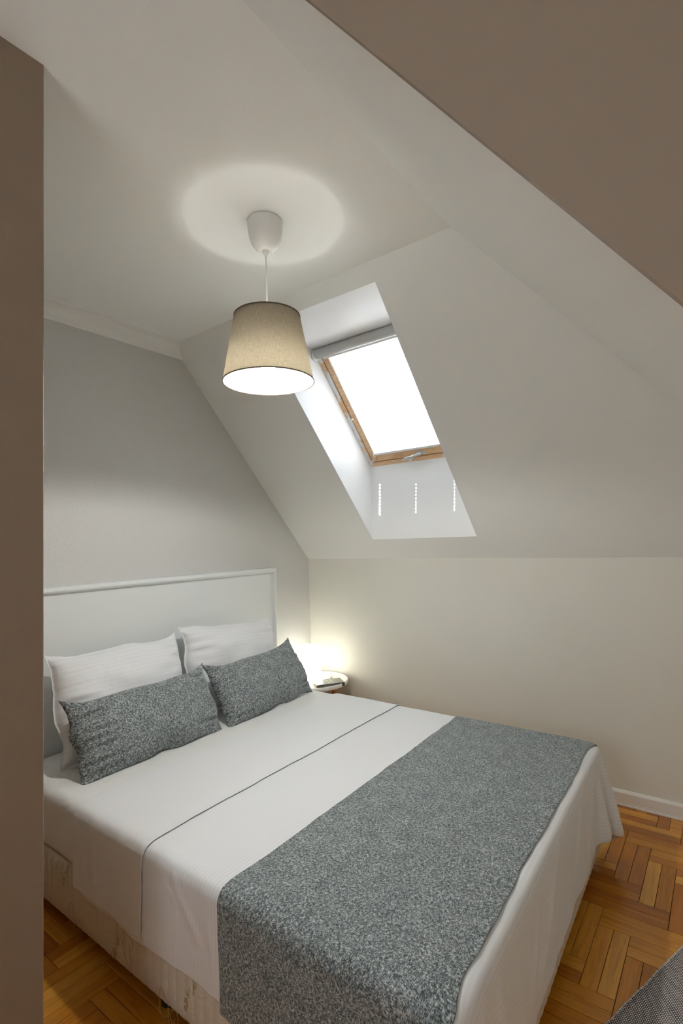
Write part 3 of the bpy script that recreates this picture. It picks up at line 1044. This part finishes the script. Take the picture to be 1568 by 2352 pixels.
def collide(P):
    q = P - bc
    aq = np.abs(q) - (bh - RC)
    out = np.maximum(aq, 0)
    ln = np.linalg.norm(out, axis=-1)
    inside = ln < 1e-9
    d_ = ln - RC
    mx_ = aq.max(-1)
    d_ = np.where(inside, mx_ - RC, d_)
    hit = d_ < 0
    nrm = out / np.maximum(ln, 1e-9)[..., None]
    ax = np.argmax(aq, -1)
    alt = np.eye(3)[ax]
    nrm = np.where(inside[..., None], alt, nrm) * np.sign(q)
    P = P - np.where(hit[..., None], nrm * d_[..., None], 0)
    return P, hit
dt = 1 / 60
for step in range(90):
    Vp *= 0.975
    Vp[..., 2] -= 9.81 * dt
    Vp[~free] = 0
    Pn = P + Vp * dt
    for it in range(12):
        for sa, sb, rl, st in cons:
            A_, B_ = Pn[sa], Pn[sb]
            dlt = B_ - A_
            ll = np.linalg.norm(dlt, axis=-1)
            corr = (st * 0.5 * (ll - rl) / np.maximum(ll, 1e-9))[..., None] * dlt
            Pn[sa] = A_ + corr
            Pn[sb] = B_ - corr
        Pn[~free] = P[~free]
        Pn, hit = collide(Pn)
    Pn[..., 2] = np.maximum(Pn[..., 2], 0.03)
    Pn[..., 1] = np.minimum(Pn[..., 1], -0.012)
    Vp = (Pn - P) / dt
    Vp[hit] *= 0.4
    P = Pn
# normals of the drape
gu = np.gradient(P, axis=0)
gv = np.gradient(P, axis=1)
NRM = np.cross(gu, gv)
NRM /= np.maximum(np.linalg.norm(NRM, axis=-1, keepdims=True), 1e-9)
for _ in range(2):
    pad = np.pad(NRM, ((1, 1), (1, 1), (0, 0)), mode='edge')
    NRM = sum(pad[a_:a_ + NU, b_:b_ + NV] for a_ in range(3) for b_ in range(3))
    NRM /= np.maximum(np.linalg.norm(NRM, axis=-1, keepdims=True), 1e-9)
# light creases and ripples so cloth is not perfectly taut
for i in range(NU):
    for j in range(NV):
        u_, v_ = us[i], vsq[j]
        side = max(0, BYA - v_) / 0.25
        w_ = 0.0016 * noise.noise(Vector((u_ * 5, v_ * 2.2, 1.0))) + 0.0010 * noise.noise(Vector((u_ * 14, v_ * 5, 4.0)))
        w_ += side * 0.006 * noise.noise(Vector((u_ * 9, v_ * 1.5, 9.0)))
        ft = max(0, u_ - BXB - 0.02) / 0.28
        w_ += ft * (0.010 * noise.noise(Vector((v_ * 5.5, u_ * 1.2, 14.0))) + 0.006 * noise.noise(Vector((v_ * 13 + u_ * 6, u_ * 2.5, 19.0))) + 0.004)
        P[i, j] += NRM[i, j] * (w_ + 0.002)
def cloth_piece(name, ua, ub, va, vb, lift, mat, thick, wav=0.0, wseed=0.0, extra=None, hem=0.0):
    """cut a rectangle (u,v) out of the drape, resampled bilinearly"""
    nu, nv = int(round((ub - ua) / CS * 2)) + 1, int(round((vb - va) / CS * 2)) + 1
    vs, uvs, idx = [], [], []
    for i in range(nu):
        for j in range(nv):
            fu, fv = i / (nu - 1), j / (nv - 1)
            un_ = ua + (ub - ua) * fu
            vv = va + (vb - va) * fv + hem * noise.noise(Vector((un_ * 7, wseed, 21))) * max(0, 1 - 6 * fv)
            ul = ua + (wav * noise.noise(Vector((vv * 4, wseed, 0))) + wav * 0.5 * noise.noise(Vector((vv * 13, wseed, 5)))) * (1 - fu)
            ur = ub + (wav * noise.noise(Vector((vv * 3.5, wseed, 8))) + wav * 0.5 * noise.noise(Vector((vv * 12, wseed, 11)))) * fu
            uu = ul + (ur - ul) * fu
            gi = min(max((uu - U0) / CS, 0), NU - 1.001)
            gj = min(max((vv - V0) / CS, 0), NV - 1.001)
            a_, b_ = int(gi), int(gj)
            s_, t_ = gi - a_, gj - b_
            W_ = ((1 - s_) * (1 - t_), s_ * (1 - t_), (1 - s_) * t_, s_ * t_)
            I_ = ((a_, b_), (a_ + 1, b_), (a_, b_ + 1), (a_ + 1, b_ + 1))
            p = sum((P[i_] * w_ for i_, w_ in zip(I_, W_)), np.zeros(3))
            nn = sum((NRM[i_] * w_ for i_, w_ in zip(I_, W_)), np.zeros(3))
            nn = nn / max(np.linalg.norm(nn), 1e-9)
            lf = lift + (extra(uu, vv) if extra else 0)
            vs.append(shear(p + nn * lf))
            uvs.append((uu, vv))
    fs = [(i * nv + j, (i + 1) * nv + j, (i + 1) * nv + j + 1, i * nv + j + 1) for i in range(nu - 1) for j in range(nv - 1)]
    me = bpy.data.meshes.new(name)
    me.from_pydata([tuple(v) for v in vs], [], fs)
    ul_ = me.uv_layers.new(name='UVMap')
    for lp in me.loops:
        ul_.data[lp.index].uv = uvs[lp.vertex_index]
    me.update()
    o = finish(name, me, mat, None, True)
    sd = o.modifiers.new('thickness', 'SOLIDIFY')
    sd.thickness = thick
    sd.offset = -1
    sb_ = o.modifiers.new('smooth', 'SUBSURF')
    sb_.levels = 1
    sb_.render_levels = 1
    return o
def ridge(u, v, p, q, w):
    # height of a crease from p to q (cloth coordinates), width w
    px, py = q[0] - p[0], q[1] - p[1]
    L2 = px * px + py * py
    t = max(0.0, min(1.0, ((u - p[0]) * px + (v - p[1]) * py) / L2))
    dd = math.hypot(u - p[0] - px * t, v - p[1] - py * t)
    return math.exp(-(dd / w) ** 2) * (0.35 + 0.65 * math.sin(math.pi * min(max(t, 0.12), 0.88)))
E0 = BYA
CREASE = [((1.285, E0 - 0.02), (1.275, E0 - 0.27), 0.010, 0.0050), ((1.225, E0 - 0.055), (1.30, E0 - 0.075), 0.009, 0.0045), ((1.30, E0 - 0.045), (1.40, E0 - 0.16), 0.011, 0.0055),
          ((1.26, E0 + 0.01), (1.31, E0 - 0.07), 0.010, 0.0040), ((1.36, E0 - 0.17), (1.44, E0 - 0.15), 0.010, -0.0040), ((1.42, E0 - 0.02), (1.46, E0 - 0.24), 0.013, 0.0040),
          ((0.74, E0 - 0.12), (0.76, E0 - 0.25), 0.010, 0.0040), ((0.80, E0 + 0.02), (0.83, E0 - 0.24), 0.016, 0.0035), ((0.98, E0 + 0.0), (1.0, E0 - 0.25), 0.018, 0.0030),
          ((2.20, -0.75), (2.42, -0.98), 0.018, 0.0075), ((2.19, -1.02), (2.44, -1.22), 0.020, 0.0070), ((2.19, -1.35), (2.40, -1.62), 0.020, 0.0070), ((2.24, -1.6), (2.42, -1.72), 0.018, 0.0060),
          ((2.19, -0.62), (2.45, -0.66), 0.016, 0.0060), ((1.60, -0.95), (1.74, -1.15), 0.016, 0.0025), ((1.72, -0.80), (1.80, -1.02), 0.014, 0.0022)]
def creases(u, v):
    h_ = 0.0
    for p, q, w, a_ in CREASE:
        if abs(u - (p[0] + q[0]) / 2) < abs(q[0] - p[0]) / 2 + 0.06 and abs(v - (p[1] + q[1]) / 2) < abs(q[1] - p[1]) / 2 + 0.06:
            h_ += a_ * ridge(u, v, p, q, w)
    return h_
SV0, SV1 = V0 + 0.022, V1 - 0.02
sheet = cloth_piece('flat_sheet', U0 + 0.02, U1, SV0, SV1, 0.0, M_SHEET, 0.0016, 0.012, 3.0, creases, 0.008)
tag(sheet, 'white striped flat sheet draped over the bed and hanging past the foot', 'sheet')
cuff = cloth_piece('turned_down_cuff', 0.668, 1.118, SV0 + 0.012, SV1, 0.0042, M_CUFF, 0.0022, 0.006, 2.0,
                   lambda u, v: 0.0025 * math.exp(-((u - 1.118) / 0.02) ** 2) + creases(u, v), 0.008)
cuff.parent = sheet
cuff['label'] = 'folded back top band of the sheet'
runner = cloth_piece('bed_runner', 1.478, 2.126, V0, V1, 0.0060, M_RUNNER, 0.0024, 0.008, 5.0,
                     lambda u, v: 0.0015 * noise.noise(Vector((u * 6, v * 4, 30))) + creases(u, v) * 1.6 * (1 if u < 2.05 else 0)
                     + 0.010 * math.exp(-((u - 2.13) / 0.05) ** 2 - ((v - BYA + 0.02) / 0.07) ** 2), 0.004)
tag(runner, 'charcoal and pale grey melange bed runner across the foot of the bed', 'bed runner')

# --- pillows
def pillow(name, w, h, t, M_, mat, seed, n=44, corner=0.16, pinch=0.012, wr=0.018, flat_back=0.35, flange=0.0, sag=None, soft=1.0, dent=None):
    bm = bmesh.new()
    uvl = bm.loops.layers.uv.new('UVMap')
    def pt(a, b, side):
        A, B = abs(a), abs(b)
        x = a * w / 2 * (1 - pinch * (1 - A ** 2 * 0.0) * (1 - B ** 2) ** 1.0 * A ** 3 + 0.0)
        y = b * h / 2 * (1 - pinch * 1.2 * (1 - A ** 2) * B ** 3)
        x *= 1 + corner * 0.15 * (A * B) ** 9
        y *= 1 + corner * 0.45 * (A * B) ** 9
        fa = max(0.0, 1 - (A / (1 - flange)) ** 2.6) if A < 1 - flange else 0.0
        fb = max(0.0, 1 - (B / (1 - flange * w / h)) ** 2.4) if B < 1 - flange * w / h else 0.0
        th = t / 2 * (fa ** 0.42) * (fb ** 0.42)
        if side < 0:
            th *= flat_back
        ed = min(1.0, 4 * (1 - A)) * min(1.0, 4 * (1 - B))
        nz = noise.noise(Vector((a * 2.2 + seed, b * 2.6, side * 3.0)))
        # puckers running in from the short seams
        pk = noise.noise(Vector((b * 9 + seed * 3, a * 1.3, side))) * max(0, A - 0.45) * 1.6
        z = side * (th + (0.10 * t * nz * fa * fb) + wr * 2.0 * pk * min(1, 6 * (1 - A)) * min(1, 5 * (1 - B)))
        z += side * 0.0012
        x += soft * (0.030 * noise.noise(Vector((b * 2.2, seed, 1.0))) + 0.008 * noise.noise(Vector((b * 8, seed, 6.0)))) * A ** 4
        y += soft * (0.026 * noise.noise(Vector((a * 2.0, seed, 3.0))) + 0.006 * noise.noise(Vector((a * 9, seed, 8.0)))) * B ** 4
        if dent is not None:
            g_ = math.exp(-((a - dent) / 0.13) ** 2) * max(0.0, -b) ** 2
            y += 0.020 * g_
            z -= side * 0.030 * g_ * (1 if side > 0 else 0)
        p = Vector((x, y, z))
        if sag:
            p = sag(p, a, b)
        return p
    grid = {}
    for side in (1, -1):
        for i in range(n + 1):
            for j in range(n + 1):
                # finer toward the rim
                a = math.sin((i / n * 2 - 1) * math.pi / 2)
                b = math.sin((j / n * 2 - 1) * math.pi / 2)
                rim = i in (0, n) or j in (0, n)
                if side < 0 and rim:
                    grid[(side, i, j)] = grid[(1, i, j)]
                else:
                    p = pt(a, b, side)
                    if rim:
                        q = pt(a, b, -side)
                        p = (p + q) / 2
                    grid[(side, i, j)] = (bm.verts.new(M_ @ p), a * w / 2, b * h / 2)
    for side in (1, -1):
        for i in range(n):
            for j in range(n):
                q = [grid[(side, i, j)], grid[(side, i + 1, j)], grid[(side, i + 1, j + 1)], grid[(side, i, j + 1)]]
                if side < 0:
                    q = q[::-1]
                f = bm.faces.new([v[0] for v in q])
                for lp, v in zip(f.loops, q):
                    lp[uvl].uv = (v[1], v[2])
    o = from_bm(name, bm, mat, None, True, False)
    s = o.modifiers.new('smooth', 'SUBSURF')
    s.levels = 1
    s.render_levels = 1
    return o
def frame(center, along, up):
    x = Vector(along).normalized()
    y = (Vector(up) - x * Vector(up).dot(x)).normalized()
    z = x.cross(y)
    m = Matrix((x, y, z)).transposed().to_4x4()
    m.translation = Vector(center)
    return m
# along +Y, up leans back to the headboard; local +Z faces the foot of the bed
def lean(deg):
    return (-math.cos(math.radians(deg)), 0, math.sin(math.radians(deg)))
pw1 = pillow('pillow', 0.70, 0.48, 0.20, frame((0.218, -1.685, 0.718), (-0.03, 1, -0.012), lean(68)), M_PILLOW, 1.7, flange=0.03)
tag(pw1, 'white striped pillow nearest the entry wall, leaning on the headboard', 'pillow', 'white pillows on the headboard')
pw2 = pillow('pillow', 0.70, 0.48, 0.20, frame((0.200, -0.955, 0.718), (0.02, 1, -0.05), lean(72)), M_PILLOW, 5.3, flange=0.03)
tag(pw2, 'white striped pillow nearest the bedside lamp, leaning on the headboard', 'pillow', 'white pillows on the headboard')
cs1 = pillow('cushion', 0.70, 0.315, 0.20, frame((0.440, -1.690, 0.630), (-0.01, 1, 0.0), lean(62)), M_CUSH, 9.1, corner=0.60, pinch=-0.03, wr=0.024, soft=0.5, dent=0.05)
tag(cs1, 'long grey melange cushion in front of the pillow near the entry wall', 'cushion', 'grey cushions on the bed')
cs2 = pillow('cushion', 0.68, 0.315, 0.20, frame((0.432, -0.950, 0.634), (-0.05, 1, 0.02), lean(60)), M_CUSH, 13.4, corner=0.60, pinch=-0.03, wr=0.024, soft=0.5, dent=0.12)
tag(cs2, 'long grey melange cushion nearer the bedside lamp', 'cushion', 'grey cushions on the bed')

# ================================================================== BEDSIDE
TX, TY, TR, TZ = 0.255, -0.256, 0.232, 0.462
nt = empty('side_table', (TX, TY, 0))
tag(nt, 'round white tray side table with wooden legs in the corner beside the bed', 'side table')
TT = Matrix.Translation((TX, TY, 0))
o = lathe('tray_top', [(0.002, TZ - 0.030), (TR - 0.012, TZ - 0.030), (TR - 0.003, TZ - 0.026), (TR, TZ - 0.020), (TR, TZ - 0.002), (TR - 0.002, TZ), (TR - 0.006, TZ), (TR - 0.008, TZ - 0.002), (TR - 0.010, TZ - 0.018), (0.002, TZ - 0.018)], M_WMETAL, None, 72, False, True, TT)
keep(o, nt)
for q in range(3):
    aa = math.radians(18 + 120 * q)
    t_ = Vector((TX + 0.135 * math.cos(aa), TY + 0.135 * math.sin(aa), TZ - 0.030))
    b_ = Vector((TX + 0.195 * math.cos(aa), TY + 0.195 * math.sin(aa), 0.001))
    keep(tube('leg', [b_, b_.lerp(t_, 0.5), t_], [0.010, 0.014, 0.016], M_PINE, None, 16), nt)
keep(lathe('leg_ring', [(0.125, TZ - 0.048), (0.150, TZ - 0.048), (0.150, TZ - 0.030), (0.125, TZ - 0.030)], M_PINE, None, 40, True, False, TT), nt)
TS = TZ - 0.018
# table lamp
LX, LY = 0.205, -0.250
tl = empty('table_lamp', (LX, LY, TS))
tag(tl, 'small glowing white square table lamp on the round tray table', 'lamp')
TLm = Matrix.Translation((LX, LY, 0)) @ Matrix.Rotation(math.radians(6), 4, 'Z')
hw = 0.056
keep(box('base', (-hw + 0.004, -hw + 0.004, TS), (hw - 0.004, hw - 0.004, TS + 0.010), M_WPLAST, None, TLm, 0.002), tl)
keep(box('lamp_holder', (-0.014, -0.014, TS + 0.010), (0.014, 0.014, TS + 0.055), M_WPLAST, None, TLm, 0.004), tl)
bm = bmesh.new()
z0_, z1_ = TS + 0.008, 0.693
cor = [(-hw, -hw), (hw, -hw), (hw, hw), (-hw, hw)]
for i in range(4):
    (xa, ya), (xb, yb) = cor[i], cor[(i + 1) % 4]
    bm.faces.new([bm.verts.new(TLm @ Vector(q)) for q in ((xa, ya, z0_), (xb, yb, z0_), (xb, yb, z1_), (xa, ya, z1_))])
bm.faces.new([bm.verts.new(TLm @ Vector((x_, y_, z1_))) for x_, y_ in cor])
bmesh.ops.remove_doubles(bm, verts=bm.verts, dist=1e-5)
keep(from_bm('shade', bm, M_LAMPSH), tl)
bm = bmesh.new()
bmesh.ops.create_uvsphere(bm, u_segments=16, v_segments=10, radius=0.024, matrix=Matrix.Translation((LX, LY, TS + 0.10)))
keep(from_bm('bulb', bm, M_BULB2, None, True), tl)
cp = [(LX + 0.05, LY + 0.03, TS + 0.004), (LX + 0.085, LY + 0.02, TS + 0.004), (LX + 0.11, LY + 0.05, TS + 0.004), (LX + 0.105, LY + 0.09, TS + 0.012), (LX + 0.085, LY + 0.125, TS + 0.018), (LX + 0.05, LY + 0.165, TS + 0.022)]
keep(tube('cord', cp, 0.0028, M_WPLAST, None, 8), tl)
bm = bmesh.new()
add_box(bm, (-0.028, -0.012, 0), (0.028, 0.012, 0.018), Matrix.Translation((LX + 0.095, LY + 0.105, TS + 0.002)) @ Matrix.Rotation(math.radians(112), 4, 'Z'), 0.006, 3)
keep(from_bm('inline_switch', bm, M_WPLAST, None, True), tl)
# book
M_COVER = plain('dark grey book cover', srgb(70, 70, 62), 0.35)
M_PAGES = plain('cream book pages', srgb(226, 214, 190), 0.8)
M_PRINT = plain('white book lettering', srgb(225, 228, 226), 0.6)
bk_ = empty('book', (0.40, -0.30, TS))
tag(bk_, 'closed paperback book with dark grey cover lying on the tray table', 'book')
BM_ = Matrix.Translation((0.386, -0.272, TS + 0.0005)) @ Matrix.Rotation(math.radians(-37), 4, 'Z')
bwid, blen, bth = 0.128, 0.200, 0.024
# local: x = across (spine at +x), y = length
keep(box('page_block', (-bwid / 2 + 0.002, -blen / 2 + 0.002, 0.001), (bwid / 2 - 0.001, blen / 2 - 0.002, bth - 0.001), M_PAGES, None, BM_), bk_)
fcov = box('front_cover', (-bwid / 2, -blen / 2, bth - 0.001), (bwid / 2, blen / 2, bth), M_COVER, None, BM_)
keep(fcov, bk_)
keep(box('back_cover', (-bwid / 2, -blen / 2, 0), (bwid / 2, blen / 2, 0.001), M_COVER, None, BM_), bk_)
spn = box('spine', (bwid / 2 - 0.001, -blen / 2, 0), (bwid / 2 + 0.0006, blen / 2, bth), M_COVER, None, BM_)
keep(spn, bk_)
def text_on(name, txt, size, T, parent, mat):
    cu = bpy.data.curves.new(name, 'FONT')
    cu.body = txt
    cu.size = size
    cu.align_x = 'CENTER'
    cu.resolution_u = 2
    ob = bpy.data.objects.new('tmp', cu)
    COL.objects.link(ob)
    dg = bpy.context.evaluated_depsgraph_get()
    me = bpy.data.meshes.new_from_object(ob.evaluated_get(dg))
    bpy.data.objects.remove(ob)
    for v in me.vertices:
        v.co = T @ v.co
    me.materials.clear()
    o = finish(name, me, mat)
    sub(o, parent)
RZ = Matrix.Rotation(0, 4, 'Z')
for txt, yy, sz in (('PARELAND', 0.012, 0.019), ('VEROTICA', -0.012, 0.019), ('MARION STONE', -0.052, 0.008)):
    text_on('cover_lettering', txt, sz, BM_ @ Matrix.Translation((0, yy, bth + 0.0004)), fcov, M_PRINT)
text_on('spine_lettering', 'PARELAND VEROTICA', 0.010, BM_ @ Matrix.Translation((bwid / 2 + 0.001, 0, 0.007)) @ Matrix.Rotation(math.radians(90), 4, 'Z') @ Matrix.Rotation(math.radians(90), 4, 'X'), spn, M_PRINT)

# ================================================================== RUG
k = NT('black and white woven rug')
tc = k.n('ShaderNodeTexCoord')
sx = k.n('ShaderNodeSeparateXYZ')
k.l(tc.outputs['UV'], sx.inputs[0])
wob = k.noise(k.coord('UV', (14, 14, 1)), 1.0, 3, 0.5)
uu = k.math('ADD', sx.outputs[0], k.math('MULTIPLY', wob, 0.004))
vv = k.math('ADD', sx.outputs[1], k.math('MULTIPLY', k.noise(k.coord('UV', (9, 20, 1)), 1.0, 2), 0.006))
PR = 2 * math.pi / 0.0085
rowshift = k.math('MULTIPLY', k.math('FLOOR', k.math('MULTIPLY', vv, 1 / 0.0050)), math.pi)
s1 = k.math('SINE', k.math('ADD', k.math('MULTIPLY', uu, PR), rowshift))
s2 = k.math('ABSOLUTE', k.math('SINE', k.math('MULTIPLY', vv, math.pi / 0.0050)))
hgt = k.math('MULTIPLY', k.math('MULTIPLY_ADD', s1, 0.5, 0.5), s2)
patch = k.noise(k.coord('UV', (10, 16, 1)), 1.0, 3, 0.6)
hh = k.math('ADD', hgt, k.math('MULTIPLY', k.math('SUBTRACT', patch, 0.5), 0.35))
k.l(k.ramp(hh, [(0.06, srgb(62, 54, 60)), (0.16, srgb(100, 92, 96)), (0.26, srgb(205, 200, 198)), (0.8, srgb(226, 222, 220))]), k.b.inputs['Base Color'])
k.setp(Roughness=0.9, Specular_IOR_Level=0.1)
k.bump(hgt, 0.6, 0.004)
M_RUG = k.m
M_YARN = plain('white rug yarn', srgb(205, 200, 195), 0.9)
rug = empty('rug', (2.5, -1.0, 0))
tag(rug, 'black and white woven rug on the parquet at the foot of the bed', 'rug')
R0, R1 = Vector((2.281, -1.480)), Vector((2.60, -0.566))
ed = (R1 - R0)
RL = ed.length
ed.normalize()
pr_ = Vector((ed.y, -ed.x))
RWD = 0.50
vs, uvs, fs = [], [], []
nu, nv = 40, 20
for i in range(nu + 1):
    for j in range(nv + 1):
        s_, t_ = RL * i / nu, RWD * j / nv
        p = R0 + ed * s_ + pr_ * t_
        wig = 0.003 * noise.noise(Vector((s_ * 14, 2.0, 0))) if j == 0 else 0
        p += pr_ * wig
        z = 0.008 + 0.0030 * math.sin(t_ * 38 + s_ * 9) * (0.4 + 0.6 * min(1, t_ / 0.1)) + 0.002 * noise.noise(Vector((s_ * 9, t_ * 9, 0)))
        vs.append((p.x, p.y, z))
        uvs.append((s_, t_))
fs = [(i * (nv + 1) + j, i * (nv + 1) + j + 1, (i + 1) * (nv + 1) + j + 1, (i + 1) * (nv + 1) + j) for i in range(nu) for j in range(nv)]
me = bpy.data.meshes.new('weave')
me.from_pydata(vs, [], fs)
ul_ = me.uv_layers.new(name='UVMap')
for lp in me.loops:
    ul_.data[lp.index].uv = uvs[lp.vertex_index]
o = finish('weave', me, M_RUG, None, True)
sd = o.modifiers.new('thickness', 'SOLIDIFY')
sd.thickness = 0.005
sd.offset = -1 if me.polygons[0].normal.z > 0 else 1
keep(o, rug)
bm = bmesh.new()
nb = int(RL / 0.0095)
for i in range(nb):
    s_ = (i + 0.5) * RL / nb
    p = R0 + ed * s_ + pr_ * (0.003 * noise.noise(Vector((s_ * 14, 2.0, 0))) - 0.001)
    bmesh.ops.create_icosphere(bm, subdivisions=1, radius=0.0042 + 0.0008 * math.sin(i * 2.4), matrix=Matrix.Translation((p.x, p.y, 0.0068)))
o = from_bm('edge_stitch', bm, M_YARN, None, True)
o['kind'] = 'stuff'
keep(o, rug)
